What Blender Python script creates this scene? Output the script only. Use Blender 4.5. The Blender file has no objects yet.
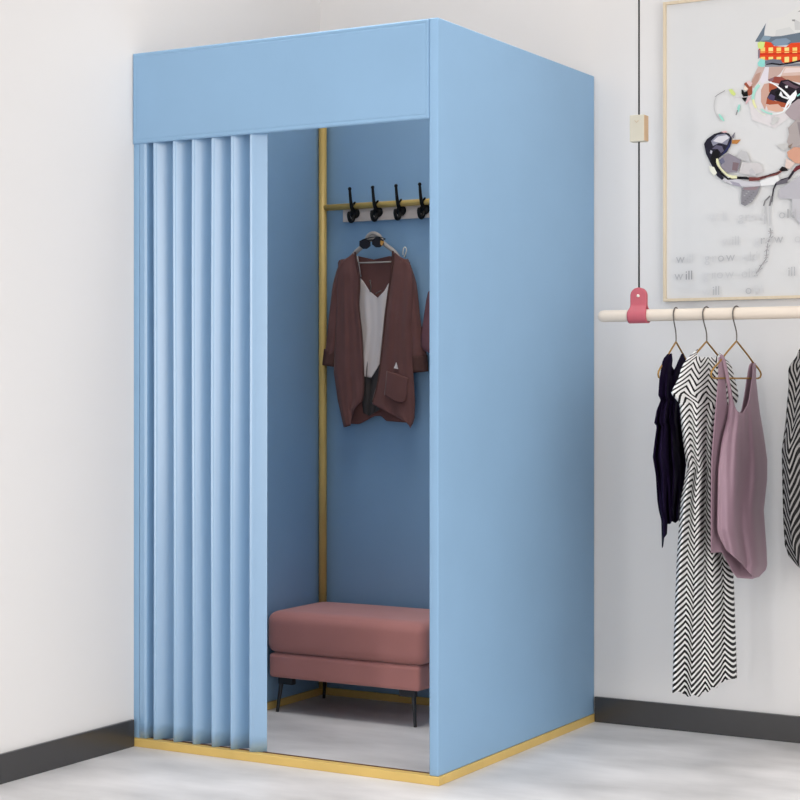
import bpy, bmesh, math, random
from mathutils import Vector, Matrix
random.seed(4)
SC = bpy.context.scene
COL = SC.collection
R3 = math.sqrt(3) / 2

# ------------------------------------------------------------ camera (metres; room corner at 0,0,0)
FOC = 1745.0                       # focal length in pixels of the 800 px frame
HORIZON = 384.0
FWD = Vector((-.5, R3, 0)); RGT = Vector((R3, .5, 0)); UP = Vector((0, 0, 1))
DIST = 2 * FOC / 767
CAM = Vector((1, -1, 0)) - DIST * FWD - (37 / FOC * DIST) * RGT
CAM.z = 401 / FOC * DIST
cd = bpy.data.cameras.new('camera'); cam = bpy.data.objects.new('camera', cd); COL.objects.link(cam)
cd.sensor_width = 36; cd.lens = FOC * 36 / 800; cd.shift_y = -(400 - HORIZON) / 800
cd.clip_start = .05; cd.clip_end = 60
m = Matrix.Identity(4)
for i, v in enumerate((RGT, UP, -FWD)):
    for j in range(3): m[j][i] = v[j]
m.translation = CAM
cam.matrix_world = m
SC.camera = cam

def at(px, py, p0, n):
    """measured point of the photo -> point on the plane through p0 with normal n"""
    r = FWD + RGT * ((px - 400) / FOC) - UP * ((py - HORIZON) / FOC)
    t = (p0 - CAM).dot(n) / r.dot(n)
    return CAM + r * t
def aty(px, py, y): return at(px, py, Vector((0, y, 0)), Vector((0, 1, 0)))

# ------------------------------------------------------------ materials
def lin(c):
    return tuple(((v / 255) / 12.92 if v / 255 <= .04045 else ((v / 255 + .055) / 1.055) ** 2.4) for v in c)
def mat(name, rgb, rough=.6, metal=0, spec=.5, noise=None, bump=None, sheen=0, coat=0):
    """noise=(scale, amount[, stretch]) mottles the colour, bump=(scale, strength) roughens the surface"""
    M = bpy.data.materials.new(name); M.use_nodes = True
    N = M.node_tree.nodes; K = M.node_tree.links
    b = N['Principled BSDF']; c = lin(rgb)
    b.inputs['Base Color'].default_value = (*c, 1); b.inputs['Roughness'].default_value = rough
    b.inputs['Metallic'].default_value = metal; b.inputs['Specular IOR Level'].default_value = spec
    if coat:
        b.inputs['Coat Weight'].default_value = coat; b.inputs['Coat Roughness'].default_value = .24; b.inputs['Coat IOR'].default_value = 1.8
    if sheen:
        b.inputs['Sheen Weight'].default_value = sheen; b.inputs['Sheen Roughness'].default_value = .5
    if noise or bump:
        tc = N.new('ShaderNodeTexCoord')
    if noise:
        mp = N.new('ShaderNodeMapping'); mp.inputs['Scale'].default_value = noise[2] if len(noise) > 2 else (1, 1, 1)
        n = N.new('ShaderNodeTexNoise'); n.inputs['Scale'].default_value = noise[0]; n.inputs['Detail'].default_value = 5
        r = N.new('ShaderNodeValToRGB'); r.color_ramp.elements[0].position = .3; r.color_ramp.elements[1].position = .7
        a = noise[1]
        r.color_ramp.elements[0].color = (*[v * (1 - a) for v in c], 1); r.color_ramp.elements[1].color = (*[min(1, v * (1 + a)) for v in c], 1)
        K.new(tc.outputs['Object'], mp.inputs[0]); K.new(mp.outputs[0], n.inputs[0]); K.new(n.outputs[0], r.inputs[0]); K.new(r.outputs[0], b.inputs['Base Color'])
    if bump:
        n2 = N.new('ShaderNodeTexNoise'); n2.inputs['Scale'].default_value = bump[0]; n2.inputs['Detail'].default_value = 4
        bp = N.new('ShaderNodeBump'); bp.inputs['Strength'].default_value = bump[1]; bp.inputs['Distance'].default_value = .002
        K.new(tc.outputs['Object'], n2.inputs[0]); K.new(n2.outputs[0], bp.inputs['Height']); K.new(bp.outputs[0], b.inputs['Normal'])
    return M
def herring(name, light, dark, cols, pitch, slope, duty=.5, warp=.0, shift=0.):
    """woven zigzag of dark and light stripes laid out in the cloth's own UV (metres)"""
    M = mat(name, light, .8, spec=.2); N = M.node_tree.nodes; K = M.node_tree.links; b = N['Principled BSDF']
    uv = N.new('ShaderNodeUVMap'); uv.uv_map = 'cloth'
    sp = N.new('ShaderNodeSeparateXYZ'); K.new(uv.outputs[0], sp.inputs[0])
    def mth(op, a, bb=None):
        n = N.new('ShaderNodeMath'); n.operation = op
        for i, x in enumerate((a, bb)):
            if x is None: continue
            if isinstance(x, (int, float)): n.inputs[i].default_value = x
            else: K.new(x, n.inputs[i])
        return n.outputs[0]
    ns = N.new('ShaderNodeTexNoise'); ns.inputs['Scale'].default_value = 9; K.new(uv.outputs[0], ns.inputs[0])
    uu = mth('ADD', sp.outputs[0], mth('MULTIPLY', mth('SUBTRACT', ns.outputs[0], .5), warp))
    uu = mth('ADD', uu, shift)
    zig = mth('PINGPONG', uu, cols)
    f = mth('FRACT', mth('DIVIDE', mth('ADD', sp.outputs[1], mth('MULTIPLY', zig, slope)), pitch))
    g = mth('LESS_THAN', f, mth('SUBTRACT', duty + .07, mth('MULTIPLY', sp.outputs[1], .17)))
    mx = N.new('ShaderNodeMix'); mx.data_type = 'RGBA'
    mx.inputs[6].default_value = (*lin(light), 1); mx.inputs[7].default_value = (*lin(dark), 1)
    K.new(g, mx.inputs[0]); K.new(mx.outputs[2], b.inputs['Base Color'])
    return M

MT = dict(
    wall=mat('white_wall_paint', (228, 226, 225), .7, spec=.25, bump=(60, .03)),
    floor=mat('grey_floor_tile', (208, 206, 206), .42, spec=.4, noise=(2.8, .2, (1, 2.0, 1))),
    ceil=mat('ceiling_paint', (235, 235, 235), .9),
    base=mat('dark_skirting', (60, 59, 60), .22, spec=.6),
    blue=mat('blue_booth_cloth', (137, 173, 206), .62, spec=.3, noise=(3, .03), bump=(400, .04)),
    curtain=mat('blue_curtain_cloth', (128, 167, 203), .4, spec=.5, sheen=.2, coat=1),
    gold=mat('brushed_gold_metal', (216, 184, 108), .42, metal=.12, spec=.5, noise=(8, .06)),
    brown=mat('brown_shadow_line', (84, 52, 40), .5),  # colour of the painted shadow line behind the front bar
    pink=mat('dusty_pink_velvet', (182, 124, 119), .8, spec=.15, noise=(5, .07), bump=(250, .15), sheen=.25),
    black=mat('black_metal', (5, 5, 6), .6, spec=.3),
    gunmetal=mat('dark_leg_metal', (48, 50, 54), .4, metal=.4),
    board=mat('pale_board', (222, 208, 198), .6, noise=(20, .05, (.2, 1, 4))),
    wood=mat('pale_birch_wood', (226, 213, 198), .55, noise=(9, .05, (.2, 3, 3))),
    cream=mat('cream_block', (205, 199, 182), .6, noise=(14, .04)),
    tan=mat('tan_wood_side', (196, 166, 132), .6, noise=(14, .06)),
    leather=mat('pink_leather', (190, 92, 104), .55, bump=(300, .1), noise=(20, .05)),
    rivet=mat('pale_rivet', (240, 234, 222), .3),
    rope=mat('black_cord', (30, 28, 28), .8),
    brass=mat('aged_brass_wire', (162, 124, 62), .4, metal=.5),
    steel=mat('grey_steel_wire', (105, 98, 92), .35, metal=.8),
    cardigan=mat('brown_knit', (112, 77, 73), .9, spec=.1, noise=(14, .08), bump=(350, .25), sheen=.15),
    cardigan2=mat('brown_knit_edge', (92, 66, 61), .9, spec=.1, bump=(350, .25)),
    cami=mat('white_satin', (222, 212, 208), .5, spec=.3),
    shorts=mat('charcoal_cloth', (58, 54, 54), .85, noise=(20, .15)),
    hangw=mat('white_hanger_paint', (172, 164, 157), .6),
    lens=mat('smoked_lens', (34, 25, 28), .4, spec=.4),
    glint=mat('amber_glint', (205, 150, 70), .2, spec=.8),  # colour of the painted lens highlight
    mauve=mat('mauve_silk', (158, 130, 144), .48, spec=.4, noise=(7, .05), bump=(260, .12)),
    mauve2=mat('dusky_pink_cloth', (112, 72, 78), .7, noise=(9, .1)),
    navy=mat('navy_chiffon', (24, 15, 40), .8, spec=.05, noise=(12, .35), bump=(200, .2)),
    zig=herring('black_white_zigzag', (232, 232, 232), (20, 20, 22), .05, .0162, .62, .52, warp=.010, shift=.05),
    zig2=herring('grey_black_zigzag', (142, 140, 140), (12, 12, 13), .040, .027, 1.5, .66, warp=.03),
    frame=mat('pale_gold_frame', (222, 205, 178), .45, noise=(20, .04, (4, 4, .3))),
)

# ------------------------------------------------------------ object helpers
def props(o, label=None, cat=None, group=None, kind=None):
    for k, v in (('label', label), ('category', cat), ('group', group), ('kind', kind)):
        if v: o[k] = v
def thing(name, label, cat, loc, group=None):
    o = bpy.data.objects.new(name, None); COL.objects.link(o); o.location = loc; o.empty_display_size = .05
    props(o, label, cat, group); return o
def root_loc(p):
    while p.parent: p = p.parent
    return Vector(p.location)
def obj(name, bm, mats, parent=None, loc=None, smooth=True, solid=0, bevel=0, label=None, offset=0):
    """mesh written in world metres; origin goes to the thing's base"""
    base = root_loc(parent) if parent else Vector(loc or (0, 0, 0))
    bmesh.ops.translate(bm, verts=bm.verts, vec=-base)
    me = bpy.data.meshes.new(name); bm.to_mesh(me); bm.free()
    for mm in (mats if isinstance(mats, (list, tuple)) else [mats]): me.materials.append(MT.get(mm, mm) if isinstance(mm, str) else mm)
    for p in me.polygons: p.use_smooth = smooth
    o = bpy.data.objects.new(name, me); COL.objects.link(o)
    if parent: o.parent = parent
    else: o.location = base
    if solid:
        s = o.modifiers.new('thickness', 'SOLIDIFY'); s.thickness = solid; s.offset = offset
    if bevel:
        s = o.modifiers.new('bevel', 'BEVEL'); s.width = bevel; s.segments = 3; s.limit_method = 'ANGLE'; s.angle_limit = .6
    if label: o['label'] = label
    return o
def NB(): return bmesh.new()
def box(bm, a, b, mi=0):
    vs = [bm.verts.new((x, y, z)) for x in (a[0], b[0]) for y in (a[1], b[1]) for z in (a[2], b[2])]
    for f in ((0, 1, 3, 2), (4, 6, 7, 5), (0, 4, 5, 1), (2, 3, 7, 6), (0, 2, 6, 4), (1, 5, 7, 3)):
        fc = bm.faces.new([vs[i] for i in f]); fc.material_index = mi
    bmesh.ops.recalc_face_normals(bm, faces=bm.faces)
    return bm
def tube(bm, pts, r, seg=12, closed=False, caps=True, mi=0):
    pts = [Vector(p) for p in pts]; n = len(pts)
    rr = r if isinstance(r, (list, tuple)) else [r] * n
    rings = []; ref = None
    for i, p in enumerate(pts):
        if closed: t = pts[(i + 1) % n] - pts[i - 1]
        else: t = pts[min(i + 1, n - 1)] - pts[max(i - 1, 0)]
        t.normalize()
        if ref is None: ref = t.orthogonal().normalized()
        ref = (ref - t * ref.dot(t)).normalized(); b = t.cross(ref)
        rings.append([bm.verts.new(p + (ref * math.cos(a) + b * math.sin(a)) * rr[i]) for a in [2 * math.pi * k / seg for k in range(seg)]])
    for i in range(n if closed else n - 1):
        A, B = rings[i], rings[(i + 1) % n]
        for k in range(seg): 
            f = bm.faces.new((A[k], A[(k + 1) % seg], B[(k + 1) % seg], B[k])); f.material_index = mi
    if caps and not closed:
        bm.faces.new(rings[0][::-1]).material_index = mi; bm.faces.new(rings[-1]).material_index = mi
    return bm
def ball(bm, c, r, sc=(1, 1, 1)):
    q = bmesh.ops.create_uvsphere(bm, u_segments=16, v_segments=10, radius=r)
    for v in q['verts']: v.co = Vector((v.co.x * sc[0], v.co.y * sc[1], v.co.z * sc[2])) + Vector(c)
def smooth_path(pts, k=6):
    """Catmull-Rom through points"""
    P = [Vector(p) for p in pts]; P = [P[0]] + P + [P[-1]]; out = []
    for i in range(1, len(P) - 2):
        for j in range(k):
            t = j / k; a, b, c, d = P[i - 1:i + 3]
            out.append(.5 * ((2 * b) + (c - a) * t + (2 * a - 5 * b + 4 * c - d) * t * t + (3 * b - a - 3 * c + d) * t ** 3))
    out.append(P[-2]); return out
def interp(tab, x):
    if x <= tab[0][0]: return tab[0][1]
    for (a, p), (b, q) in zip(tab, tab[1:]):
        if x <= b:
            return p + (q - p) * (x - a) / (b - a) if b > a else q
    return tab[-1][1]
def extrude_poly(bm, pts, vec, mi=0):
    a = [bm.verts.new(p) for p in pts]; b = [bm.verts.new(Vector(p) + vec) for p in pts]; n = len(a)
    fs = [bm.faces.new(a), bm.faces.new(b[::-1])] + [bm.faces.new((a[i], b[i], b[(i + 1) % n], a[(i + 1) % n])) for i in range(n)]
    for f in fs: f.material_index = mi
    bmesh.ops.recalc_face_normals(bm, faces=bm.faces)
    return bm
def sheet(bm, p0, n, L, R, T, B, relief, nu=48, nv=60, mi=0, bulge=0):
    """a hanging piece of cloth: outline L/R give x over y, T/B give top and hem over u; relief(u, v) lifts it along n"""
    uvl = bm.loops.layers.uv.get('cloth') or bm.loops.layers.uv.new('cloth')
    flat = Vector((n.y, -n.x, 0))
    g = []
    for i in range(nu + 1):
        u = i / nu; row = []; t, b = interp(T, u), interp(B, u)
        for j in range(nv + 1):
            v = j / nv; y = t + (b - t) * v
            l, r = interp(L, y), interp(R, y); x = l + (r - l) * u
            P = at(x, y, p0 + n * relief(u, y), n)
            row.append((bm.verts.new(P), (u * .30 + .7 * relief(u, y) - .55 * bulge * bow(u), P.z)))
        g.append(row)
    for i in range(nu):
        for j in range(nv):
            q = (g[i][j], g[i + 1][j], g[i + 1][j + 1], g[i][j + 1])
            f = bm.faces.new([a[0] for a in q]); f.material_index = mi
            for lp, a in zip(f.loops, q): lp[uvl].uv = a[1]
    return bm
def bow(u): return math.sqrt(max(0, 1 - (2 * u - 1) ** 2))

# ------------------------------------------------------------ the room
def struct(name, a, b, m_):
    o = obj(name, box(NB(), a, b), m_, smooth=False); props(o, kind='structure'); return o
struct('floor', (-.1, -7.2, -.1), (6.2, .1, 0), 'floor')
struct('wall_left', (-.1, -7.2, 0), (0, 0, 3.4), 'wall')
struct('wall_back', (-.1, 0, 0), (6.2, .1, 3.4), 'wall')
struct('ceiling', (-.1, -7.2, 3.4), (6.2, .1, 3.5), 'ceil')
BH = .078
bl = obj('baseboard_left', box(NB(), (0, -7.2, 0), (.012, -1.0125, BH)), 'base', smooth=False, bevel=.002); props(bl, kind='structure')
bb = obj('baseboard_back', box(NB(), (1.0125, -.012, 0), (6.2, 0, BH)), 'base', smooth=False, bevel=.002); props(bb, kind='structure')

# ------------------------------------------------------------ fitting booth
ZB = .0235; ZT = 2.0; TH = .02
booth = thing('fitting_booth', 'tall sky blue changing booth with a gold base strip, standing in the room corner', 'changing booth', (.5, -.5, 0))
obj('side_panel', box(NB(), (1 - .0270, -1, ZB), (1, -.001, ZT)), 'blue', booth, bevel=.0035)
obj('side_panel', box(NB(), (.0003, -.9943, ZB), (TH, -.001, ZT)), 'blue', booth, bevel=.0015)
obj('back_panel', box(NB(), (TH + .0005, -.018, ZB), (1 - .0275, -.002, ZT)), 'blue', booth, bevel=.002)
# header: a padded board with a sewn line a few centimetres inside its edge
ZH = 1.7385
bm = NB(); nx, nz = 120, 40
HX0, HX1 = .0004, .9727
def hd(x, z):
    e = min(x - HX0, HX1 - x, z - ZH, ZT - z)
    d = -.0011 * math.exp(-((e - .011) / .0022) ** 2)
    d -= .0045 * max(0, 1 - e / .004) ** 2
    return d
xs = sorted(set([HX0 + k * (HX1 - HX0) / nx for k in range(nx + 1)] + [HX0 + k * .001 for k in range(27)] + [HX1 - k * .001 for k in range(27)]))
zs = sorted(set([ZH + k * (ZT - ZH) / nz for k in range(nz + 1)] + [ZH + k * .001 for k in range(27)] + [ZT - k * .001 for k in range(27)]))
G = [[bm.verts.new((x, -1.0005 - hd(x, z) , z)) for z in zs] for x in xs]
for i in range(len(xs) - 1):
    for j in range(len(zs) - 1): bm.faces.new((G[i][j], G[i + 1][j], G[i + 1][j + 1], G[i][j + 1]))
edge = [G[i][0] for i in range(len(xs))] + [G[-1][j] for j in range(1, len(zs))] + [G[i][-1] for i in range(len(xs) - 2, -1, -1)] + [G[0][j] for j in range(len(zs) - 2, 0, -1)]
back = [bm.verts.new((v.co.x, -.9945, v.co.z)) for v in edge]
for i in range(len(edge)):
    k = (i + 1) % len(edge); bm.faces.new((edge[i], back[i], back[k], edge[k]))
bm.faces.new(back)
bmesh.ops.recalc_face_normals(bm, faces=bm.faces)
obj('header_panel', bm, 'blue', booth)
# base strips, mitred at the corners
bm = NB(); box(bm, (0, -1.004, 0), (1.004, -.978, ZB)); obj('base_bar', bm, 'gold', booth, smooth=False, bevel=.0015)
bm = NB(); box(bm, (.978, -.977, 0), (1.004, -.001, ZB)); obj('base_bar', bm, 'gold', booth, smooth=False, bevel=.0015)
bm = NB(); box(bm, (.001, -.977, 0), (.028, -.03, ZB)); obj('base_bar', bm, 'gold', booth, smooth=False, bevel=.0015)
bm = NB(); box(bm, (.001, -.029, 0), (.977, -.001, ZB)); obj('base_bar', bm, 'gold', booth, smooth=False, bevel=.0015)
obj('shadow_strip', box(NB(), (TH, -.9775, .0), (1 - TH - .003, -.974, ZB + .002)), 'brown', booth, smooth=False, label='thin dark brown strip standing in for the shadow behind the gold front bar')  # shadow along the bar's back edge, built as a dark strip
PX, PY = .0352, -.041
obj('upright_tube', tube(NB(), [(PX, PY, ZB), (PX, PY, ZT - .02)], .0135, 24), 'gold', booth)
obj('upright_tube', tube(NB(), [(.96, PY, ZB), (.96, PY, ZT - .02)], .0135, 24), 'gold', booth)
bm = NB(); tube(bm, [(PX, PY, 1.637), (.96, PY, 1.637)], .0105, 20)
obj('crossbar', bm, 'gold', booth)
obj('curtain_rod', tube(NB(), [(TH, -.925, 1.885), (.976, -.925, 1.885)], .009, 16), 'gold', booth)

# curtain: seven soft folds
cpk = [aty(px, 400, -.992).x for px in (143.7, 154.9, 174.6, 193.2, 212.2, 231.4, 250.3)]      # ridges along x
def crest(d):
    """narrow pressed crest of a fold: drop (in units of the fold depth) d metres right of the ridge"""
    return (.27 * d + 8 * d * d) / .051
def profile(t, span=.068):
    """1 on the ridge, a pressed crest, falls away to a valley, then returns steeply to the next ridge"""
    d = t * span; c = .010
    if d < c: return 1 - crest(d)
    h0 = 1 - crest(c); t0 = c / span
    if t < .82: return h0 * (1 - (t - t0) / (.82 - t0)) ** 1.4
    s = (t - .82) / .18; return s ** 1.3
def cur_h(x):
    if x <= cpk[0]: return 1
    for a, b in zip(cpk, cpk[1:]):
        if x <= b:
            t = (x - a) / (b - a)
            if a == cpk[0]: return profile(max(0, (t - .25) / .75))
            return profile(t)
    d = x - cpk[-1]
    if d < .010: return 1 - crest(d)
    return 1 - crest(.010) - .5 * min(1, (d - .010) / .055) ** .8
def cur_y(x):
    w = .0022; k = 9                                          # rounded ridges
    return sum(cur_h(x + w * (2 * i / (k - 1) - 1)) for i in range(k)) / k
bm = NB(); nx = 700; zz = [.0245 + 1.85 * k / 40 for k in range(41)]
X0, X1 = .0215, aty(268.6, 400, -.968).x
cols = []
for i in range(nx + 1):
    x = X0 + (X1 - X0) * i / nx
    h = cur_y(x)
    cols.append([bm.verts.new((x + .0010 * math.sin(z * 2.1 + x * 9), -.942 - .051 * h * (1 + .02 * math.sin(3 * z + 20 * x)), z)) for z in zz])
for i in range(nx):
    for j in range(len(zz) - 1): bm.faces.new((cols[i][j], cols[i + 1][j], cols[i + 1][j + 1], cols[i][j + 1]))
cur = obj('curtain', bm, 'curtain', loc=(.24, -.96, .03), solid=.002)
props(cur, 'sky blue pleated curtain drawn to the left side of the booth opening', 'curtain')

for o_ in (booth, cur):
    o_.scale = (1.008, 1.008, 1); o_.location = (o_.location.x * 1.008, o_.location.y * 1.008, o_.location.z)

# ------------------------------------------------------------ hook rack on the booth's back wall
rack = thing('hook_rack', 'pale wooden board with black double coat hooks under the gold crossbar', 'coat rack', (.5, -.02, 1.587))
obj('board', box(NB(), (.108, -.030, 1.587), (.93, -.0185, 1.648)), 'board', rack, smooth=False, bevel=.001)
def hook_mesh(x):
    bm = NB(); y = -.031; z = 1.614
    ball(bm, (x, y - .003, z), .019, (1, .45, .95))
    path = smooth_path([(x, y - .004, z), (x, y - .022, z + .018), (x, y - .030, z + .042), (x, y - .036, z + .078)])
    tube(bm, path, [.0076 - .0034 * i / (len(path) - 1) for i in range(len(path))], 10)
    ball(bm, path[-1], .006)
    path = smooth_path([(x, y - .004, z - .004), (x, y - .018, z - .026), (x, y - .034, z - .027), (x, y - .042, z - .012), (x, y - .041, z - .002)])
    tube(bm, path, [.0068 - .0015 * i / (len(path) - 1) for i in range(len(path))], 10)
    ball(bm, path[-1], .0052)
    path = smooth_path([(x, y - .018, z + .016), (x + .004, y - .020, z + .026), (x + .012, y - .020, z + .036)])   # short spur
    tube(bm, path, [.004, .0045, .005, .0045, .004, .004, .0035, .003, .0035, .004, .0035, .003, .002][:len(path)], 8)
    return bm
hx = []
for px in (355, 378.3, 401.3, 424.8):
    hx.append(aty(px, 214, -.033).x)
h0 = obj('hook', hook_mesh(hx[0]), 'black', rack)
step = (hx[3] - hx[0]) / 3
for k in range(1, 8):
    if hx[0] + k * step > .9: break
    h = h0.copy(); COL.objects.link(h); h.parent = rack; h.location.x = h0.location.x + k * step

# ------------------------------------------------------------ bench
BX0, BX1, BY0, BY1 = .034, .604, -.385, -.055
bench = thing('upholstered_bench', 'dusty pink upholstered bench on thin dark legs inside the booth', 'bench', ((BX0 + BX1) / 2, (BY0 + BY1) / 2, 0))
def soft_box(a, b, r, puff, seg=18, sub=5):
    """box with rounded edges and slightly puffed faces"""
    c = (Vector(a) + Vector(b)) / 2; h = (Vector(b) - Vector(a)) / 2
    bm = NB(); bmesh.ops.create_cube(bm, size=2); bmesh.ops.subdivide_edges(bm, edges=bm.edges, cuts=seg, use_grid_fill=True)
    for v in bm.verts:
        p = Vector(v.co); 
        # concentrate points near edges
        q = Vector([math.copysign(1 - (1 - abs(t)) ** 1.5, t) for t in p])
        w = Vector((q.x * h.x, q.y * h.y, q.z * h.z))
        inner = Vector([max(-(h[i] - r), min(h[i] - r, w[i])) for i in range(3)])
        d = w - inner
        w = inner + (d.normalized() * r if d.length > 1e-9 else d)
        fx, fy, fz = 1 - q.x ** 2, 1 - q.y ** 2, 1 - q.z ** 2
        if abs(q.z) > .85: w.z += math.copysign(puff * fx * fy, q.z)
        if abs(q.y) > .85: w.y += math.copysign(puff * .5 * fx * fz, q.y)
        if abs(q.x) > .85: w.x += math.copysign(puff * .5 * fy * fz, q.x)
        v.co = c + w
    bmesh.ops.recalc_face_normals(bm, faces=bm.faces)
    return bm
def zfront(px, py): return aty(px, py, BY0).z
Z1 = zfront(300, 680.5); Z2 = zfront(300, 656.5); Z3 = zfront(300, 614)
obj('bench_base', soft_box((BX0 + .013, BY0 + .003, Z1), (BX1 - .006, BY1 - .002, Z2 + .002), .012, .0015), 'pink', bench)
obj('seat_cushion', soft_box((BX0, BY0, Z2), (BX1 + .008, BY1 + .002, Z3), .034, .005), 'pink', bench)
pp = [(BX0 + .012, BY0 + .002), (BX1 - .010, BY0 + .002), (BX1 - .010, BY1 - .006), (BX0 + .012, BY1 - .006)]
def bench_leg(x, y, sx, sy):
    bm = NB()
    top = Vector((x, y, Z1 - .001)); foot = Vector((x - sx * .012, y - sy * .010, 0))
    path = [top, top * .66 + foot * .34 + Vector((0, 0, 0)), foot]
    tube(bm, [top, top.lerp(foot, .5), foot], [.0085, .0065, .005], 10)
    box(bm, (min(x - sx * .008, x + sx * .045), y - .010, Z1 - .022), (max(x - sx * .008, x + sx * .045), y + .010, Z1 - .0005))
    return bm
for sx, sy, x, y in ((1, 1, BX0 + .046, BY0 + .033), (-1, 1, BX1 - .042, BY0 + .033), (1, -1, BX0 + .046, BY1 - .04), (-1, -1, BX1 - .042, BY1 - .04)):
    obj('leg', bench_leg(x, y, sx, sy), 'gunmetal', bench, smooth=False)

# ------------------------------------------------------------ cardigan, camisole, shorts, hanger, sunglasses
NF = Vector((0, -1, 0))
def pl(y): return Vector((0, y, 0))
card = thing('cardigan', 'brown open cardigan with turned cuffs hanging on the booth back wall', 'cardigan', (.25, -.06, .9))
def fold(a, k, ph=0., b=0., k2=2.3):
    return lambda u, y: a * math.sin(k * u * 6.283 + ph + y * .012) + b * math.sin(k2 * u * 6.283 + ph * 2 - y * .02)
# back of the cardigan, seen through the opening
bm = NB()
sheet(bm, pl(-.050), NF, [(255, 343), (262, 338), (300, 338), (350, 337), (400, 341), (426, 347)], [(255, 405), (262, 410), (330, 411), (400, 412), (426, 411)],
      [(0, 260), (.25, 256), (.5, 259.5), (.75, 256), (1, 260)], [(0, 424), (.2, 424), (.3, 421), (.45, 416), (.55, 416), (.62, 421), (1, 423)], fold(.002, 2), mi=0)
obj('back', bm, 'cardigan', card, solid=.0025)
# left and right fronts
def front(L, R, T, B, ph):
    bm = NB()
    f = fold(.0028, 1.6, ph, .0015, 3.3)
    sheet(bm, pl(-.078), NF, L, R, T, B, lambda u, y: f(u, y) * min(1, max(0, (y - 255) / 60)) + .006 * bow(u) - .012 * max(0, 1 - (y - 250) / 25), nu=40, nv=70)
    return bm
obj('front_panel', front([(250, 353), (258, 344), (262, 340), (268, 338), (280, 337), (300, 337.5), (350, 335), (372, 334), (400, 338), (427, 344)],
                        [(250, 354), (262, 356), (280, 359.5), (305, 358), (330, 361), (345, 362), (385, 363.5), (400, 363), (408, 358), (427, 359)],
                        [(0, 264), (.12, 260), (.5, 255), (1, 250.5)], [(0, 427), (.12, 427), (.45, 425.5), (.55, 420), (.7, 412), (1, 401)], .3), 'cardigan', card, solid=.003)
obj('front_panel', front([(249, 393.5), (262, 392.5), (275, 391), (310, 386), (340, 383), (380, 378.5), (395, 374), (403, 372), (415, 378), (428, 405)],
                        [(249, 395), (255, 402), (259, 407), (264, 410), (270, 411.5), (285, 413), (330, 411), (370, 413), (400, 415), (418, 414.5), (428, 411)],
                        [(0, 249.5), (.5, 254), (.88, 260), (1, 265)], [(0, 404), (.15, 409), (.35, 414), (.7, 424), (.88, 428.5), (1, 424)], 1.9), 'cardigan', card, solid=.003)
# edge bands along the front openings
for pts in (((355, 252), (357, 266), (359.5, 281), (358.5, 305), (361, 330), (362, 345), (363.5, 385), (362, 401)),
            ((393, 251), (391, 275), (386, 310), (383, 340), (378.5, 380), (373, 402))):
    bm = NB(); c = smooth_path([aty(x, y, -.0815) for x, y in pts], 5)
    tube(bm, c, .0035, 8); obj('edge_trim', bm, 'cardigan2', card)
# sleeves with turned cuffs
def sleeve(ctr, wid, y0):
    bm = NB(); P = smooth_path([aty(x, y, y0) for x, y in ctr], 5); n = len(P)
    W = [interp([(i, w) for i, w in enumerate(wid)], k * (len(wid) - 1) / (n - 1)) for k in range(n)]
    rings = []
    for k, p in enumerate(P):
        t = (P[min(k + 1, n - 1)] - P[max(k - 1, 0)]).normalized(); s = t.cross(NF).normalized()
        rings.append([bm.verts.new(p + s * W[k] * math.cos(a) + NF * (.018 * math.sin(a) + .0015 * math.sin(5 * a + k * .3))) for a in [2 * math.pi * q / 28 for q in range(28)]])
    for A, B in zip(rings, rings[1:]):
        for q in range(28): bm.faces.new((A[q], A[(q + 1) % 28], B[(q + 1) % 28], B[q]))
    bmesh.ops.recalc_face_normals(bm, faces=bm.faces)
    return bm
obj('sleeve', sleeve([(345, 260.5), (338.5, 285), (335, 320), (333, 345), (331, 354)], [.012, .019, .022, .023, .022], -.060), 'cardigan', card, solid=.002)
obj('cuff', sleeve([(331.5, 350), (329.5, 366)], [.025, .025], -.060), 'cardigan2', card, solid=.003, label='turned-up darker brown cuff')
obj('sleeve', sleeve([(404, 260.5), (411, 285), (414, 320), (417, 342), (419, 358)], [.012, .018, .022, .026, .027], -.060), 'cardigan', card, solid=.002)
obj('cuff', sleeve([(418.8, 356), (420, 372)], [.029, .028], -.060), 'cardigan2', card, solid=.003, label='turned-up darker brown cuff')
# patch pocket
bm = NB(); sheet(bm, pl(-.090), NF, [(370, 387), (400, 384)], [(370, 409), (400, 406)], [(0, 371), (.5, 374), (1, 378)], [(0, 395), (.5, 402), (.8, 403), (1, 400)], lambda u, y: .003 * bow(u), 16, 16)
obj('pocket', bm, 'cardigan', card, solid=.003)
bm = NB(); extrude_poly(bm, [aty(x, y, -.094) for x, y in ((396, 362.5), (393.8, 368.2), (397.6, 369))], Vector((0, .004, 0)))
obj('tag', bm, 'cami', card, smooth=False, label='small white triangular tag')
# camisole
cami = NB()
sheet(cami, pl(-.062), NF, [(277, 359.5), (300, 357), (330, 360), (372, 355.5), (380, 356)], [(277, 392), (330, 388), (380, 380)],
      [(0, 277), (.12, 281), (.35, 291), (.62, 298), (.8, 291), (.95, 281), (1, 281)], [(0, 372), (.3, 376), (.62, 378), (.75, 372), (.92, 362), (1, 362)], fold(.0018, 2.0, .6, .001, 4))
c = obj('camisole', cami, 'cami', loc=(.26, -.06, 1.05), solid=.002); props(c, 'white satin camisole top layered inside the brown cardigan', 'top')
for a, b in (((361, 277), (357.5, 256)),):
    obj('strap', tube(NB(), [aty(*a, -.063), aty(*b, -.066)], .0016, 8), 'cami', c) .location = -Vector(c.location) * 0
bm = NB(); sheet(bm, pl(-.057), NF, [(355, 361), (400, 362), (418, 364)], [(355, 392), (400, 384), (418, 376)], [(0, 360), (1, 360)], [(0, 413), (.4, 416), (.7, 413), (1, 410)], fold(.003, 2.5, 1, .001, 5))
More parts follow.
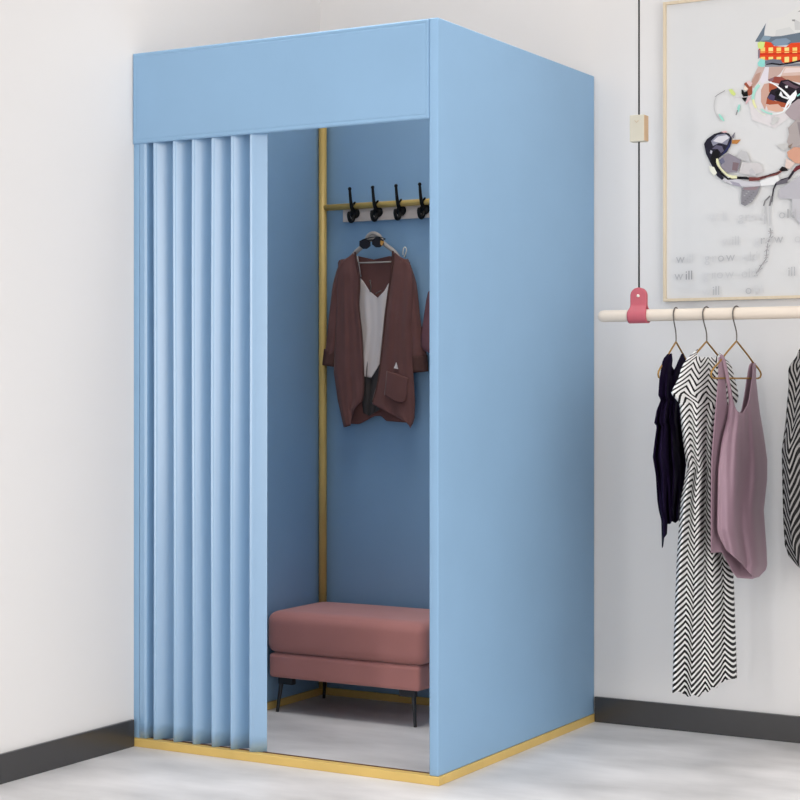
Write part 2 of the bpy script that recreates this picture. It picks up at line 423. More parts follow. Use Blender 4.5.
s = obj('shorts', bm, 'shorts', loc=(.27, -.057, .93), solid=.002); props(s, 'charcoal cloth hanging below the white camisole inside the brown cardigan', 'clothing')
bm = NB(); tube(bm, [aty(370, 281.5, -.066), aty(371, 286, -.066), aty(370.3, 291.5, -.066)], .0016, 8); ball(bm, aty(370, 281, -.066), .0035); ball(bm, aty(370.3, 291, -.066), .0032, (1, .5, 1.4))
tube(bm, [aty(375.5, 294, -.066), aty(381, 290.6, -.066)], .0017, 8)
p = obj('pendant', bm, 'steel', loc=tuple(aty(371, 291, -.066))); props(p, 'small silver pendant above the neckline of the white camisole', 'pendant')
# painted hanger
hang = thing('clothes_hanger', 'off-white hanger with a rounded top carrying the brown cardigan', 'hanger', tuple(aty(373, 262, -.066)))
bm = NB(); path = smooth_path([aty(x, y, -.067) for x, y in ((343, 267), (349, 261), (356, 252), (365, 244), (368, 236.5), (373, 233.5), (379, 236), (384, 243.5), (394, 251.5), (400, 260), (406, 267))], 6)
tube(bm, path, [.0072] * len(path), 12); 
extrude_poly(bm, [aty(x, y, -.071) for x, y in ((366.5, 242), (368, 235.5), (373, 232), (378, 234.5), (382, 241))], Vector((0, .008, 0)))
obj('shoulder_bar', bm, 'hangw', hang)
bm = NB(); tube(bm, [aty(355.5, 256, -.068), aty(359, 263, -.068), aty(392, 261.8, -.068)], .0028, 8); obj('trouser_bar', bm, 'hangw', hang)
# sunglasses hooked over the hanger
sg = thing('sunglasses', 'dark sunglasses hooked over the top of the off-white hanger', 'sunglasses', tuple(aty(372, 247, -.08)))
def lens(cx, cy, r, mi_mat, nm, lab=None, sy=.95):
    pts = [aty(cx + r * math.cos(a) * (1.12 if abs(math.cos(a)) > .6 else 1), cy + r * sy * math.sin(a), -.083) for a in [2 * math.pi * k / 8 + .39 for k in range(8)]]
    bm = NB(); extrude_poly(bm, pts, Vector((0, .002, 0))); o = obj(nm, bm, mi_mat, sg, smooth=False, label=lab)
    bm = NB(); tube(bm, [q + Vector((0, .001, 0)) for q in pts], .0013, 8, closed=True); obj('rim', bm, 'black', sg)
lens(364.8, 244, 5.1, 'lens', 'lens'); lens(377.7, 242.3, 5.3, 'lens', 'lens')
obj('bridge', tube(NB(), [aty(368.5, 241, -.083), aty(371.2, 239.7, -.084), aty(374, 240, -.083)], .0013, 8), 'black', sg)
obj('brow_bar', tube(NB(), smooth_path([aty(359.5, 241.5, -.083), aty(366, 238.6, -.084), aty(378, 236.8, -.084), aty(385.5, 239, -.083)]), .0014, 8), 'black', sg)
obj('temple', tube(NB(), smooth_path([aty(385, 239.4, -.083), aty(380, 240, -.076), aty(368, 240.5, -.0755)]), .0012, 8), 'black', sg)
bm = NB(); extrude_poly(bm, [aty(x, y, -.0845) for x, y in ((380.5, 240.5), (384, 241.5), (382, 246), (380.2, 244))], Vector((0, .001, 0))); obj('lens_glint', bm, 'glint', sg, smooth=False, label='amber glint painted on the corner of the lens')  # highlight on the lens, put in as an amber piece
# second hanger tip and mauve garment by the right edge of the opening
bm = NB(); tube(bm, smooth_path([aty(x, y, -.03) for x, y in ((403, 255), (403.2, 249.5), (405, 247), (406.5, 250), (405, 255.5), (404, 257))]), .0018, 8)
w = obj('wall_clip', bm, 'rivet', loc=tuple(aty(404, 256, -.03))); props(w, 'small white loop clip on the booth wall above the cardigan shoulder', 'clip')
bm = NB()
for dd, sg_ in ((.0, -1), (.0, 1)):
    sheet(bm, pl(-.085), NF, [(285, 430), (300, 426.5), (320, 423.5), (336, 420.8), (346, 421), (352, 424), (360, 431)], [(285, 446), (300, 455), (340, 470), (352, 462)],
          [(0, 292), (.35, 286), (.65, 286), (1, 292)], [(0, 350), (.3, 357), (.7, 357), (1, 350)], (lambda s_: lambda u, y: s_ * (.004 + .018 * bow(u)) + .003 * math.sin(u * 16 + y * .05))(sg_), 30, 30)
tube(bm, smooth_path([aty(434, 290, -.085), aty(440, 240, -.07), aty(446, 215, -.06), aty(452, 240, -.07), aty(458, 292, -.085)]), .003, 8)
g = obj('cloth_bag', bm, 'mauve2', loc=tuple(aty(445, 350, -.085)), solid=.002); props(g, 'dusky pink cloth bag half hidden behind the right edge of the booth opening', 'bag')

# ------------------------------------------------------------ wooden rail with rope, strap
RY = -.3; RZ = 1.2425; RR = .0172
bm = NB(); prof = [(1.152, .006), (1.1545, .011), (1.160, .0155), (1.168, RR), (1.5, RR), (2.0, RR), (2.6, RR)]
tube(bm, [(x, RY, RZ) for x, _ in prof], [r for _, r in prof], 32)
r = obj('hanging_rail', bm, 'wood', loc=(1.87, RY, RZ)); props(r, 'round pale wooden rail hung horizontally in front of the wall', 'rail')
SX = aty(639, 316, RY).x
st = thing('rail_strap', 'pink leather strap looped around the left end of the wooden rail', 'strap', (SX, RY, RZ - .02))
bm = NB(); R_ = RR + .0035; zt = aty(639, 287.5, RY).z
prof = []
n1 = 22
for k in range(n1): 
    z = zt + (RZ + .008 - zt) * k / n1; s = max(0, (RZ + .03 - z) / .022) if z < RZ + .03 else 0
    prof.append((-(.004 + (R_ - .006) * min(1, s) ** 1.2), z))
prof[-1] = (-(R_ - .0015), RZ + .008)
for k in range(0, 13):
    a = math.pi + math.pi * k / 12; prof.append((R_ * math.cos(a), RZ + R_ * math.sin(a)))
for y, z in prof[:n1][::-1]: prof.append((-y, z))
rows = []
W = .0245
for y, z in prof:
    d = zt - z; w = W * math.sqrt(max(0.003, 1 - max(0, (1 - d / W)) ** 2)) if d < W else W
    if z < RZ + .012: w = W + .0045
    elif z < RZ + .022: w = W + .0045 * (RZ + .022 - z) / .01
    rows.append([bm.verts.new((SX + w * s, RY + y, z)) for s in [(-1 + 2 * q / 14) for q in range(15)]])
for A, B in zip(rows, rows[1:]):
    for q in range(14): bm.faces.new((A[q], A[q + 1], B[q + 1], B[q]))
bmesh.ops.recalc_face_normals(bm, faces=bm.faces)
obj('leather_loop', bm, 'leather', st, solid=.0035)
bm = NB(); q = bmesh.ops.create_cone(bm, cap_ends=True, segments=20, radius1=.0042, radius2=.0042, depth=.016)
bmesh.ops.rotate(bm, verts=bm.verts, cent=(0, 0, 0), matrix=Matrix.Rotation(math.pi / 2, 3, 'X')); bmesh.ops.translate(bm, verts=bm.verts, vec=(SX, RY, aty(638, 296, RY).z))
obj('rivet', bm, 'rivet', st, label='pale round rivet')
rp = obj('rope', tube(NB(), [(SX, RY, zt - .012), (SX, RY, 2.2), (SX, RY, 3.399)], .0026, 10), 'rope', loc=(SX, RY, zt)); props(rp, 'thin black cord holding the wooden rail from above', 'cord')
ad = thing('rope_adjuster', 'cream wooden block threaded on the black cord', 'rope adjuster', (SX, RY, aty(639, 143, RY).z))
za, zb = aty(639, 142, RY).z, aty(639, 115.5, RY).z
obj('block', box(NB(), (SX - .0225, RY - .016, za), (SX + .0215, RY + .016, zb)), 'cream', ad, smooth=False, bevel=.0015)
obj('side_face', box(NB(), (SX + .0216, RY - .0145, za + .002), (SX + .0232, RY + .0145, zb - .002)), 'tan', ad, smooth=False, label='tan end-grain side of the block')
bm = NB(); zc = zb - .022; tube(bm, [(SX - .007, RY - .0162, zc + .006), (SX - .001, RY - .0164, zc), (SX + .005, RY - .0162, zc + .006)], .0007, 6); obj('arrow_mark', bm, 'tan', ad)

# ------------------------------------------------------------ wire hangers on the rail
def wire_hanger(px, ang, label):
    x = aty(px, 312, RY).x; d = Vector((math.sin(ang), math.cos(ang), 0)); o3 = Vector((x, RY, RZ))
    P = lambda s, z: o3 + d * s + Vector((0, 0, z))
    t = thing('wire_hanger', label, 'hanger', (x, RY, RZ - .2), 'brass wire hangers on the wooden rail')
    hr = RR + .0035
    arc = [P(-hr * math.cos(a), hr * math.sin(a)) for a in [math.radians(k) for k in range(-15, 146, 14)]]
    pth = smooth_path([P(0, -.079), P(.001, -.066), P(-.002, -.048), P(-.012, -.028), P(-.019, -.014)], 4) + arc
    obj('hanger_hook', tube(NB(), pth, .0019, 8), 'steel', t, label='grey steel hook')
    def arm(s): 
        return [P(s * .018, -.088), P(s * .055, -.111), P(s * .092, -.136), P(s * .120, -.152), P(s * .133, -.162), P(s * .137, -.170), P(s * .132, -.178), P(s * .12, -.181), P(s * .06, -.181)]
    ring = [P(0, -.077)] + arm(1) + arm(-1)[::-1]
    out = []
    for i in range(len(ring)): out.append(ring[i])
    obj('hanger_wire', tube(NB(), out, 0.0026, 8, closed=True), 'brass', t)
    return x, d
hangs = [(676, 0, 'brass wire hanger holding the dark navy top'),
         (706.5, math.radians(11), 'brass wire hanger holding the zigzag dress'),
         (736.5, math.radians(11), 'brass wire hanger holding the mauve tank top'),
         (818, math.radians(11), 'brass wire hanger holding the striped garment at the right edge')]
HP = [wire_hanger(*h) for h in hangs]

# ------------------------------------------------------------ garments on the rail (their planes run across the rail)
def garment(name, i, L, R, T, B, bL, bR, bT, bB, m_, label, cat, depth, ff, group=None):
    x, d = HP[i]; n = Vector((d.y, -d.x, 0))
    p0 = Vector((x, RY, 0)); bm = NB()
    dep = lambda y: depth * min(1, .15 + max(0, (y - T[0][1]) / 90))
    sheet(bm, p0, n, L, R, T, B, lambda u, y: dep(y) * bow(u) * (1 + 0) + ff(u, y) * min(1, .1 + max(0, y - 370) / 60), 96, 110, bulge=depth)
    sheet(bm, p0, n, bL or L, bR or R, bT or T, bB or B, lambda u, y: -.55 * dep(y) * bow(u) + ff(1 - u, y) * .6 * min(1, .1 + max(0, y - 370) / 60), 48, 70)
    o = obj(name, bm, m_, loc=(x, RY, RZ - .12), solid=.0018); props(o, label, cat, group); return o
garment('tank_top', 2,
    [(355, 719.5), (362, 722.5), (375, 725), (388, 727.5), (400, 729), (418, 727.5), (435, 723), (445, 721), (470, 718), (500, 717.5), (530, 717), (560, 724)],
    [(355, 756), (365, 755.8), (380, 756), (400, 758), (415, 760), (430, 762.7), (445, 765), (460, 767), (480, 766.8), (510, 763.5), (545, 766), (565, 767), (578, 763)],
    [(0, 356), (.05, 354), (.11, 356), (.115, 375), (.12, 390), (.14, 400), (.20, 406), (.29, 411), (.40, 413.5), (.50, 411.5), (.62, 405), (.70, 398), (.76, 391), (.88, 377), (.905, 364), (.95, 362.5), (1, 364)],
    [(0, 530), (.03, 540), (.1, 550), (.25, 557), (.4, 563), (.55, 570), (.75, 577), (.88, 577), (1, 570)],
    [(355, 718.5), (375, 718.5), (400, 716.5), (440, 713), (460, 711.5), (500, 711), (553, 711), (580, 722)],
    [(355, 755), (365, 755), (380, 755), (400, 757), (415, 759), (430, 761.5), (445, 764), (460, 766), (480, 765.5), (510, 762), (545, 765), (565, 766), (578, 762)],
    [(0, 358), (.08, 355), (.18, 358), (.2, 380), (.26, 404), (.45, 418), (.6, 411), (.7, 394), (.84, 365), (.92, 362), (1, 365)],
    [(0, 553), (.2, 552), (.24, 560), (.3, 572), (.4, 578), (.75, 579), (.9, 577), (1, 570)],
    'mauve', 'mauve silky tank top with deep scoop neck on a brass wire hanger', 'tank top', .030,
    lambda u, y: .011 * math.sin(u * 14 + .6 + y * .006) * (.3 + .7 * u) * min(1, max(0, y - 400) / 80) + .0012 * math.sin(u * 31 - y * .02))
garment('dress', 1,
    [(349, 698), (354, 692), (360, 686), (368, 681.5), (380, 678), (390, 672.5), (394, 671), (398, 675), (403, 679.5), (430, 682), (455, 685), (468, 688.5), (478, 685), (500, 681), (530, 679), (560, 677), (640, 674), (697, 672.5)],
    [(349, 717), (356, 723), (365, 731), (380, 735), (395, 738.5), (402, 737), (408, 732), (430, 729), (468, 724), (500, 728), (580, 733.5), (640, 735.5), (680, 737), (697, 738)],
    [(0, 349), (.15, 354), (.3, 357), (.7, 357.5), (.85, 356), (1, 352)],
    [(0, 693), (.1, 691.5), (.17, 694), (.24, 697), (.33, 695), (.4, 697), (.46, 692), (.56, 692), (.6, 687), (.68, 688), (.72, 683), (.8, 682), (.84, 679.5), (1, 678.5)],
    None, None, None, [(0, 690), (1, 678)], 'zig', 'long black and white zigzag patterned dress on a brass hanger', 'dress', .032,
    lambda u, y: (.011 * math.sin(u * 22 + .5 + .5 * math.sin(y * .01)) + .003 * math.sin(u * 40 + y * .02)) * (1 if y > 470 else .5))
garment('blouse', 0,
    [(353, 666), (362, 662.5), (380, 659.5), (395, 658.5), (400, 661), (410, 657), (423, 654.5), (426, 657), (440, 655), (457, 653), (475, 656), (500, 657.5), (510, 659), (520, 661.5), (548, 662.2)],
    [(353, 685.5), (362, 685), (372, 682), (395, 680.5), (420, 681), (445, 684), (465, 686), (490, 683), (510, 680), (524, 678.5), (548, 678)],
    [(0, 358), (.1, 354), (.3, 353.5), (.42, 360), (.5, 376), (.6, 376), (.68, 362), (.8, 354), (.9, 353.5), (1, 357)],
    [(0, 548), (.05, 546), (.12, 538), (.3, 534), (.33, 524), (.5, 524), (.6, 521), (.8, 523), (1, 520)],
    None, None, [(0, 360), (.1, 357), (.3, 357), (.45, 366), (.6, 370), (.8, 357), (1, 360)], [(0, 536), (.3, 522), (1, 518)], 'navy', 'dark navy sheer sleeveless blouse with ragged hem, leftmost on the rail', 'blouse', .022,
    lambda u, y: .008 * math.sin(u * 17 + .4 + y * .02) + .004 * math.sin(u * 33 - y * .04))
garment('blouse', 3,
    [(342, 806), (350, 799), (358, 796), (364, 790.5), (370, 788.5), (385, 789), (400, 787.5), (425, 785.5), (450, 782), (480, 782.5), (520, 783.5), (545, 785), (556, 789), (566, 793), (574, 797)],
    [(342, 832), (350, 838), (370, 846), (400, 848), (450, 853), (545, 852), (575, 850)],
    [(0, 348), (.15, 345), (.3, 352), (.5, 358), (.7, 352), (.85, 345), (1, 348)],
    [(0, 556), (.08, 566), (.2, 573), (.4, 579), (.8, 578), (1, 570)],
    None, None, None, None, 'zig2', 'black and grey zigzag striped garment cut off by the right edge', 'blouse', .03,
    lambda u, y: .010 * math.sin(u * 19 + 1 + y * .008) + .003 * math.sin(u * 37 - y * .03))

# ------------------------------------------------------------ framed dog painting on the back wall
WY = -.022
A = aty(661.5, 2.5, WY); Bm = aty(663, 301.5, WY)
FX0 = Bm.x; FZ0 = Bm.z; FZ1 = A.z; FX1 = FX0 + .72; fw = .0082
pic = thing('framed_painting', 'large painting of a white dog in glasses and orange checked headband, thin pale frame', 'painting', ((FX0 + FX1) / 2, 0, FZ0))
bm = NB()
box(bm, (FX0, WY, FZ0), (FX0 + fw, -.001, FZ1)); box(bm, (FX1 - fw, WY, FZ0), (FX1, -.001, FZ1))
box(bm, (FX0 + fw, WY, FZ0), (FX1 - fw, -.001, FZ0 + fw)); box(bm, (FX0 + fw, WY, FZ1 - fw), (FX1 - fw, -.001, FZ1))
obj('picture_frame', bm, 'frame', pic, smooth=False)
cm = {}; cl = []
def ci(rgb):
    if rgb not in cm:
        cm[rgb] = len(cl); cl.append(mat('paint_%d' % len(cl), [c * .985 for c in rgb], .7, spec=.2))
    return cm[rgb]
bm = NB(); CY = -.014
WHITE = (222, 222, 222)
box(bm, (FX0 + fw, CY, FZ0 + fw), (FX1 - fw, -.002, FZ1 - fw), ci(WHITE))
layer = [0]
XMAX = FX1 - fw
def patch(rgb, pts):
    layer[0] += 1; y = CY - .00015 - .00004 * layer[0]
    q = [aty(a, b, y) for a, b in pts]
    ff_ = bm.faces.new([bm.verts.new(v) for v in q]); ff_.normal_update()
    if ff_.normal.y > 0: ff_.normal_flip()
    ff_.material_index = ci(rgb)
def stroke(rgb, pts, w):
    """brush line of width w px"""
    n = len(pts); l = []; r_ = []
    for i, (x, y) in enumerate(pts):
        a = pts[max(0, i - 1)]; b = pts[min(n - 1, i + 1)]; dx, dy = b[0] - a[0], b[1] - a[1]; k = math.hypot(dx, dy) or 1
        ww = w[i] if isinstance(w, (list, tuple)) else w
        l.append((x - dy / k * ww / 2, y + dx / k * ww / 2)); r_.append((x + dy / k * ww / 2, y - dx / k * ww / 2))
    for i in range(n - 1): patch(rgb, [l[i], l[i + 1], r_[i + 1], r_[i]])
# cap above the band
patch((224, 224, 222), [(764, 35), (769, 19), (783, 17), (800, 6), (826, 4), (836, 20), (838, 35), (812, 33), (790, 36), (772, 38)])
patch((214, 215, 214), [(776, 30), (790, 27), (795, 33), (775, 37)]); patch((205, 205, 205), [(794, 19), (800, 22), (801, 30), (795, 30)])
patch((150, 150, 150), [(792, 19.5), (795, 19.5), (795, 21.5), (792, 21)]); patch((130, 130, 130), [(797.5, 11.5), (803, 9.5), (803, 11.5)])
patch((108, 122, 136), [(755, 41.5), (766, 23), (764.5, 31), (764, 35.5), (772, 36.5), (781, 36), (800, 32.5), (840, 30), (842, 46), (800, 43.5), (776, 46), (760, 42)])
patch((138, 160, 176), [(760, 41), (765, 33.5), (764, 35.5), (771, 37), (769, 40)])
# checked headband
patch((232, 74, 34), [(758, 50), (765, 41.5), (771, 42.5), (774, 46), (786, 47), (791, 43), (800, 42.5), (840, 42), (842, 64), (800, 62), (784, 63), (775, 60), (762, 60), (758, 56)])
for r0, y0 in enumerate((47.6, 57)):
    for k in range(10):
        x0 = 760.5 + k * 8; 
        if r0 == 1 and k in (1, 2): y1 = 59.5
        else: y1 = y0 + 5.4
        patch((248, 224, 140) if k % 2 else (250, 214, 120), [(x0, y0), (x0 + 4.6, y0 - .3), (x0 + 4.6, y1 - .3), (x0, y1)])
for y0 in (51.4, 53.6): stroke((206, 40, 30) if y0 > 52 else (240, 104, 40), [(759, y0 + .6), (800, y0 - .2), (840, y0 - 1)], .9)
patch((132, 152, 172), [(771, 42), (776, 39), (786, 38), (791, 41), (786, 45), (775, 46)])
patch((114, 118, 132), [(765, 60.5), (773, 59), (781, 60), (783, 63.5), (772, 64), (765, 63.8)])
patch((146, 148, 156), [(765, 64), (800, 63), (840, 64), (840, 68), (790, 66.5), (765, 67)])
stroke((24, 20, 30), [(766, 64.5), (772, 63.6), (780, 64.6), (790, 63), (800, 60.8), (836, 57)], [.8, 1.6, 1.6, 1.6, 1.8, 2])
stroke((112, 112, 122), [(784, 66), (798, 64.6), (836, 62)], 1)
patch((216, 232, 140), [(757.5, 43), (760, 41.5), (765, 42), (764, 47), (761, 49.5), (758, 47.5)])
patch((134, 128, 142), [(758.2, 49.5), (760, 50), (759.6, 57.5), (758, 59)])
patch((150, 222, 214), [(757.5, 63), (761, 58.5), (765, 60), (764.8, 66), (762, 67.5), (758, 65.5)])
# head, brown fur shapes
patch((226, 221, 222), [(758, 67), (842, 66), (845, 170), (800, 165), (796, 150), (800, 110), (775, 128), (752, 120), (748, 98), (756, 82)])
patch((206, 180, 172), [(758, 67), (765, 67), (760, 79), (754, 88), (750, 87), (752, 79)])
patch((188, 150, 136), [(756, 74), (761, 72), (758, 82), (752, 88), (751, 83)])
patch((228, 222, 230), [(765, 67), (769, 67), (768, 80), (762, 84), (760, 80)])
patch((198, 170, 160), [(769, 67), (785, 66.5), (780, 74), (773, 79), (768, 80)])
patch((218, 190, 178), [(785, 66.5), (842, 66), (842, 78), (800, 75.5), (781, 76)])
patch((232, 214, 210), [(786, 68), (842, 67), (842, 72), (800, 72), (783, 73)])
patch((196, 150, 128), [(780, 76), (842, 74), (842, 92), (796, 82), (784, 79.5)])
patch((150, 76, 66), [(768, 80), (775, 76.5), (782, 77), (787, 80), (780, 84), (771, 82)]); patch((140, 104, 112), [(768, 79.5), (774, 77), (773, 81), (769, 82)])
patch((206, 166, 150), [(764, 84), (769, 83), (775, 93), (768, 98), (765, 110), (761, 102), (761, 90)])
patch((176, 92, 64), [(769, 83), (779, 86), (783, 90), (774, 93), (769, 92)])
patch((172, 84, 54), [(767, 98), (776, 101), (787, 102), (792, 108), (779, 107), (766, 104)])
patch((222, 180, 160), [(766, 105), (778, 104), (786, 111), (776, 112), (768, 110)])
# eye
patch((34, 25, 36), [(767, 98), (771, 90), (777, 88), (781, 80.5), (788, 79.5), (800, 85), (822, 87), (822, 102), (800, 103.5), (789, 104), (777, 101)])
patch((96, 76, 88), [(782, 82), (788, 80.8), (794, 85), (800, 87), (796, 89), (788, 86)])
patch((82, 72, 102), [(767.5, 97), (771, 94), (775, 96), (774, 101), (769, 99.5)])
patch((16, 14, 18), [(775, 92), (781, 88), (789, 90), (788, 100), (777, 99)])
patch((250, 250, 252), [(768, 81.5), (771, 81.5), (781, 88), (786, 92), (790, 96), (796, 90), (797, 94), (795, 99), (788, 105), (785, 110), (783, 111), (787, 102), (789, 99), (782, 91), (776, 86)])
patch((236, 236, 238), [(779, 95), (781, 91), (783, 96), (789, 98), (788, 99.5), (782, 97.5)])
patch((244, 244, 246), [(785, 86), (788, 85.5), (787.5, 88), (785.5, 88)])
patch((176, 162, 166), [(789, 106), (798, 99), (842, 98), (846, 128), (804, 126), (790, 118), (785, 113)])
patch((150, 140, 142), [(804, 112), (842, 108), (846, 150), (820, 146), (803, 132)])
# far eye
patch((160, 84, 62), [(744, 84), (746, 82), (752, 86.5), (752.5, 94), (749, 96), (746, 93), (748, 89)])
patch((238, 222, 206), [(743.5, 88), (745, 85.5), (748.4, 89), (745.5, 91)])
patch((232, 205, 205), [(746, 82), (749, 80.5), (752.5, 83), (750, 87)])
patch((18, 16, 18), [(741.4, 89.5), (743.2, 90), (744, 92), (747.5, 91), (748, 95.5), (746.5, 99), (745, 102), (742, 98.5), (743, 96), (741.5, 93.5)])
patch((224, 188, 192), [(748, 97), (752, 95.5), (749, 101), (746, 104.5), (745.5, 102.5)])
# glasses: bright broken ring strokes
def arc(cx, cy, rx, ry, a0, a1, n=8): return [(cx + rx * math.cos(math.radians(a0 + (a1 - a0) * k / n)), cy + ry * math.sin(math.radians(a0 + (a1 - a0) * k / n))) for k in range(n + 1)]
stroke((236, 240, 226), arc(772, 98, 19, 18.5, 110, 230, 12), 1.1)
stroke((176, 226, 212), arc(771, 98, 18, 17, 175, 230), 3); stroke((236, 236, 180), arc(771, 98, 18, 17, 145, 175), 2.4)
stroke((246, 250, 250), arc(774, 97, 18, 17, 10, 120, 12), 1.2); stroke((176, 226, 214), arc(774, 97, 18, 17, 95, 135), 1.8)
stroke((150, 224, 216), [(797, 96), (801, 93.5), (812, 92)], 1.4)
stroke((200, 198, 198), arc(727, 106, 13, 16, 120, 215), .7); stroke((150, 148, 150), [(715, 96.8), (718, 94.6), (725, 90.5)], .7)
patch((216, 230, 142), [(728.5, 89.5), (732, 89), (736, 94), (734, 96), (731, 94)])
stroke((158, 224, 206), [(719, 114), (721.5, 118), (724, 121)], [1.2, 2.6, 1]); stroke((158, 222, 208), [(739.5, 104.5), (738.6, 108), (738, 112)], [1.6, 2.6, 1.4]); stroke((150, 146, 146), [(737.6, 110), (736, 115)], 1.1)
stroke((214, 208, 212), [(735, 97.5), (748, 96.8)], .8)
# cheeks
patch((206, 206, 204), [(771, 124), (774, 116), (780, 118), (777, 122), (773, 125)]); patch((204, 203, 201), [(776, 145), (789, 143), (787, 149), (783, 151)])
patch((176, 166, 164), [(788, 128), (797, 119), (806, 122), (806, 145), (790, 148), (787, 142), (789, 134)])
patch((150, 140, 142), [(797, 122), (842, 126), (844, 150), (802, 148)]); patch((142, 124, 112), [(788, 146), (793, 143), (790, 149)])
patch((214, 160, 136), [(787, 152), (794, 147), (806, 148), (846, 148), (846, 168), (802, 164), (795, 163), (788, 157)])
patch((196, 138, 112), [(801, 150), (846, 156), (846, 164), (804, 161)])
patch((226, 205, 196), [(786, 158), (795, 163), (790, 169), (785, 168)])
# nose
patch((36, 34, 48), [(704, 144), (707, 139), (714, 134), (722, 131.5), (729, 133.5), (732, 138), (731, 144), (727, 152), (720, 157), (716, 162), (718, 170), (724, 178), (722, 180), (717, 176), (711, 164), (706, 154)])
patch((142, 142, 158), [(711, 141), (717, 135), (725, 133.5), (730, 137), (727, 145), (719, 143), (713, 146)])
patch((218, 216, 222), [(713, 141), (718, 136.5), (727, 135), (729, 138), (722, 143), (716, 142)])
patch((96, 92, 112), [(712, 149), (716, 145), (722, 146), (724, 151), (721, 153), (718, 149)])
patch((46, 50, 92), [(728, 146), (732, 139), (730, 147), (725, 153), (721, 156)])
patch((16, 14, 18), [(713, 152), (717, 149), (720, 152), (719, 157), (715, 163), (710, 159)])
patch((190, 188, 200), [(710.5, 150), (712.5, 151), (711.5, 154), (710, 153)])
patch((236, 190, 190), [(721, 132), (725, 130.8), (728, 132), (724, 132.8)])
patch((190, 130, 70), [(732, 140), (741, 139.6), (737, 144), (732, 143.6)]); patch((120, 118, 128), [(731, 137), (735, 132), (734, 138.5)])
# muzzle underside
patch((146, 140, 150), [(721, 158), (728, 153), (734, 156), (741, 160), (739, 168), (737, 172), (728, 173), (721, 168)])
patch((130, 110, 116), [(733, 162), (739, 163), (737, 171), (732, 170)]); patch((112, 112, 134), [(719, 160), (723, 157.5), (725, 162), (721, 165)])
patch((198, 197, 198), [(741, 150), (747, 152), (751, 163), (742, 160), (736, 157)]); patch((210, 206, 206), [(742, 162), (752, 163), (760, 163), (764, 172), (751, 175), (739, 173)])
patch((196, 194, 196), [(749, 170), (752, 168), (757, 176), (750, 176)])
patch((236, 236, 222), [(709, 166), (714, 167), (717, 173), (714, 176), (710, 171)])
patch((206, 204, 210), [(722, 180), (728, 176), (745, 181), (760, 182), (775, 179), (764, 186), (745, 187), (730, 184)])
patch((166, 162, 176), [(730, 181), (739, 183), (742, 187), (733, 185)])
patch((236, 236, 236), [(760, 181), (778, 175), (780, 180), (774, 185), (761, 186)])
# mouth
stroke((20, 18, 22), [(712, 160), (717, 168), (722, 174), (728, 179), (737, 177.8), (746, 178), (751, 179)], [3.4, 2.6, 2, 2, 2.6, 2.8, 1.8])
stroke((122, 66, 62), [(749, 179), (758, 179), (768, 175.8), (777, 173.5), (783, 170)], [4, 3.2, 2, 3, 1.6]); stroke((60, 38, 44), [(760, 178.4), (770, 174.6), (780, 172)], 1)
patch((22, 16, 20), [(779, 170), (782, 166.4), (786, 167.6), (788, 170.6), (782, 171.5)])
stroke((240, 238, 196), [(717, 158.5), (717.5, 162), (719, 166), (722, 170), (727, 175), (732, 177), (737, 177)], [1.6, 3, 1.8, 1.8, 2, 3, 3])
stroke((110, 44, 52), [(846, 155), (805, 165), (797, 168), (792, 173)], [3, 4, 4, 2]); stroke((46, 40, 50), [(794, 171), (789, 178), (782, 181), (776, 184), (773.5, 189), (771.5, 202)], [2.4, 2.4, 4, 2, 1.6, 1.4])
patch((108, 104, 112), [(776, 182), (788, 178), (787.5, 183), (777, 185)])
patch((188, 186, 192), [(779, 189), (789, 183), (800, 176), (846, 172), (846, 205), (800, 200), (778, 198)]); patch((200, 199, 203), [(792, 199), (842, 198), (842, 226), (800, 224), (792, 214)])
patch((142, 140, 146), [(741.5, 188), (760, 186), (758, 193), (752, 202), (745, 206), (741, 204)]); patch((150, 130, 136), [(743, 187.5), (759, 186.6), (756, 190), (744, 190)])
for k in range(14): patch((178, 178, 182) if k % 2 else (122, 120, 126), [(742 + (k * 5) % 12, 190 + k), (744.5 + (k * 5) % 12, 190 + k), (744 + (k * 5) % 12, 191.4 + k)])
# dangling cord
stroke((124, 122, 126), [(770, 196), (765, 201), (763.6, 206)], 1.5); stroke((120, 118, 122), [(772, 196), (769.5, 206)], 2)
stroke((200, 200, 202), [(764.5, 206), (765, 224)], 1.6); stroke((202, 202, 204), [(769, 206), (769.5, 226)], 1.6)
cp = [(770, 228), (771, 234), (768, 243), (766.5, 252), (766, 259), (761, 266), (756.5, 273), (755, 276)]
for k, (a, b) in enumerate(zip(cp, cp[1:])):
    stroke((150, 148, 150), [a, b], .9); stroke((178, 176, 178), [(a[0] + 2.5 - k * .2, a[1] + 2), (b[0] - 2.5 + k * .2, b[1])], .7); stroke((186, 180, 182), [(a[0] - 2, a[1] + 3), (b[0] + 2, b[1] - 1)], .8)
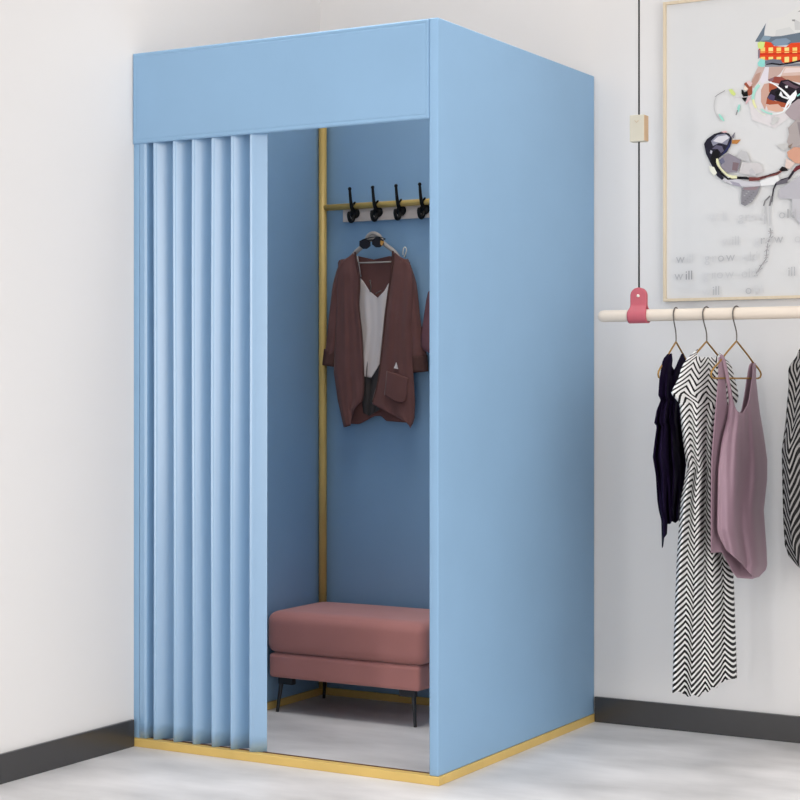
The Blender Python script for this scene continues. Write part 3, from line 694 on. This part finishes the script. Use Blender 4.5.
# faded lettering
def letters(txt, px, py, size_px, rgb):
    cu = bpy.data.curves.new('t', 'FONT'); cu.body = txt; cu.size = size_px / FOC * 5.35 * 1.0; cu.resolution_u = 3
    to = bpy.data.objects.new('t', cu); me = to.to_mesh()
    layer[0] += 1; P = aty(px, py, CY - .00015 - .00004 * layer[0]); idx = ci(rgb)
    vs = [bm.verts.new((P.x + v.co.x, P.y, P.z + v.co.y)) for v in me.vertices]
    for p_ in me.polygons:
        try: f = bm.faces.new([vs[i] for i in p_.vertices]); f.material_index = idx
        except ValueError: pass
    to.to_mesh_clear(); bpy.data.objects.remove(to); bpy.data.curves.remove(cu)
G1, G2, G3, G4 = (219, 219, 220), (211, 211, 212), (190, 190, 192), (166, 165, 168)
for txt, x, y, c_ in (('w', 709, 221, G1), ('ll', 722, 221, G1), ('g', 738, 221, G2), ('r', 744.6, 220.7, G2), ('o', 748.5, 220.5, G1), ('w', 756, 220, G1), ('o', 778.5, 218.5, G3), ('l', 786.6, 218, G4), ('d', 790, 218, G3),
                      ('w', 722, 245.5, G1), ('ill', 731.5, 245, G2), ('g', 754, 244.5, G1), ('r', 760, 244, G3), ('o', 765, 243.5, G2), ('w', 774, 243, G3), ('o', 794, 242.5, G2),
                      ('w', 676, 263, G3), ('ill', 686, 262.5, G1), ('g', 704.5, 262, G2), ('r', 711.5, 262, G2), ('o', 717.5, 261.6, G3), ('w', 726, 261, G3), ('o', 741, 261, G1), ('ld', 749, 260.5, G2),
                      ('w', 674.5, 280, G3), ('ill', 685, 279.6, G4), ('g', 703.5, 279, G1), ('r', 711, 278.6, G2), ('o', 716.5, 278.4, G2), ('w', 725, 278, G2), ('old', 741, 277.5, G2), ('ill', 787.5, 276, G3),
                      ('w', 702, 295.6, G1), ('ill', 712, 295, G3), ('o', 745, 294, G3), ('ld', 753.5, 293.5, G1)):
    letters(txt, x, y, 12.5, c_)
for v in bm.verts: v.co.x = min(v.co.x, XMAX); v.co.z = min(v.co.z, FZ1 - fw)
obj('canvas', bm, cl, pic, smooth=False)

# ------------------------------------------------------------ light
wd = bpy.data.worlds.new('world'); SC.world = wd; wd.use_nodes = True
wd.node_tree.nodes['Background'].inputs[0].default_value = (*lin((255, 251, 247)), 1); wd.node_tree.nodes['Background'].inputs[1].default_value = 1.40
def area(name, loc, target, sx, sy, power, col=(1, 1, 1), spread=180):
    l = bpy.data.lights.new(name, 'AREA'); l.shape = 'RECTANGLE'; l.size = sx; l.size_y = sy; l.energy = power; l.color = col
    o = bpy.data.objects.new(name, l); COL.objects.link(o); o.location = loc
    l.spread = math.radians(spread); o.rotation_euler = (Vector(target) - Vector(loc)).to_track_quat('-Z', 'Y').to_euler(); return o
area('overhead_fill', (2.5, -2.6, 3.37), (2.5, -2.6, 0), 3.0, 2.6, 21, (1, .99, .975), 90)  # added lamp without a fixture, brightens the floor but spares the wall tops
area('overhead_fill', (.75, -.9, 3.37), (.75, -.9, 0), .9, .9, 7, (1, .98, .95), 70)  # added lamp above the booth, brightens its interior
area('daylight_and_fill', (6.1, -3.9, 1.6), (0, -1.6, 1.2), 3.0, 2.4, 62, (1, .975, .95))
area('daylight_and_fill', (.35, -7.0, 1.3), (.5, 0, 1.0), .4, 2.5, 36, (1, .99, .98))  # added front strip lamp: fills the booth, puts highlights on the curtain ridges
SC.view_settings.view_transform = 'Standard'; SC.view_settings.look = 'None'; SC.view_settings.exposure = 0; SC.view_settings.gamma = 1
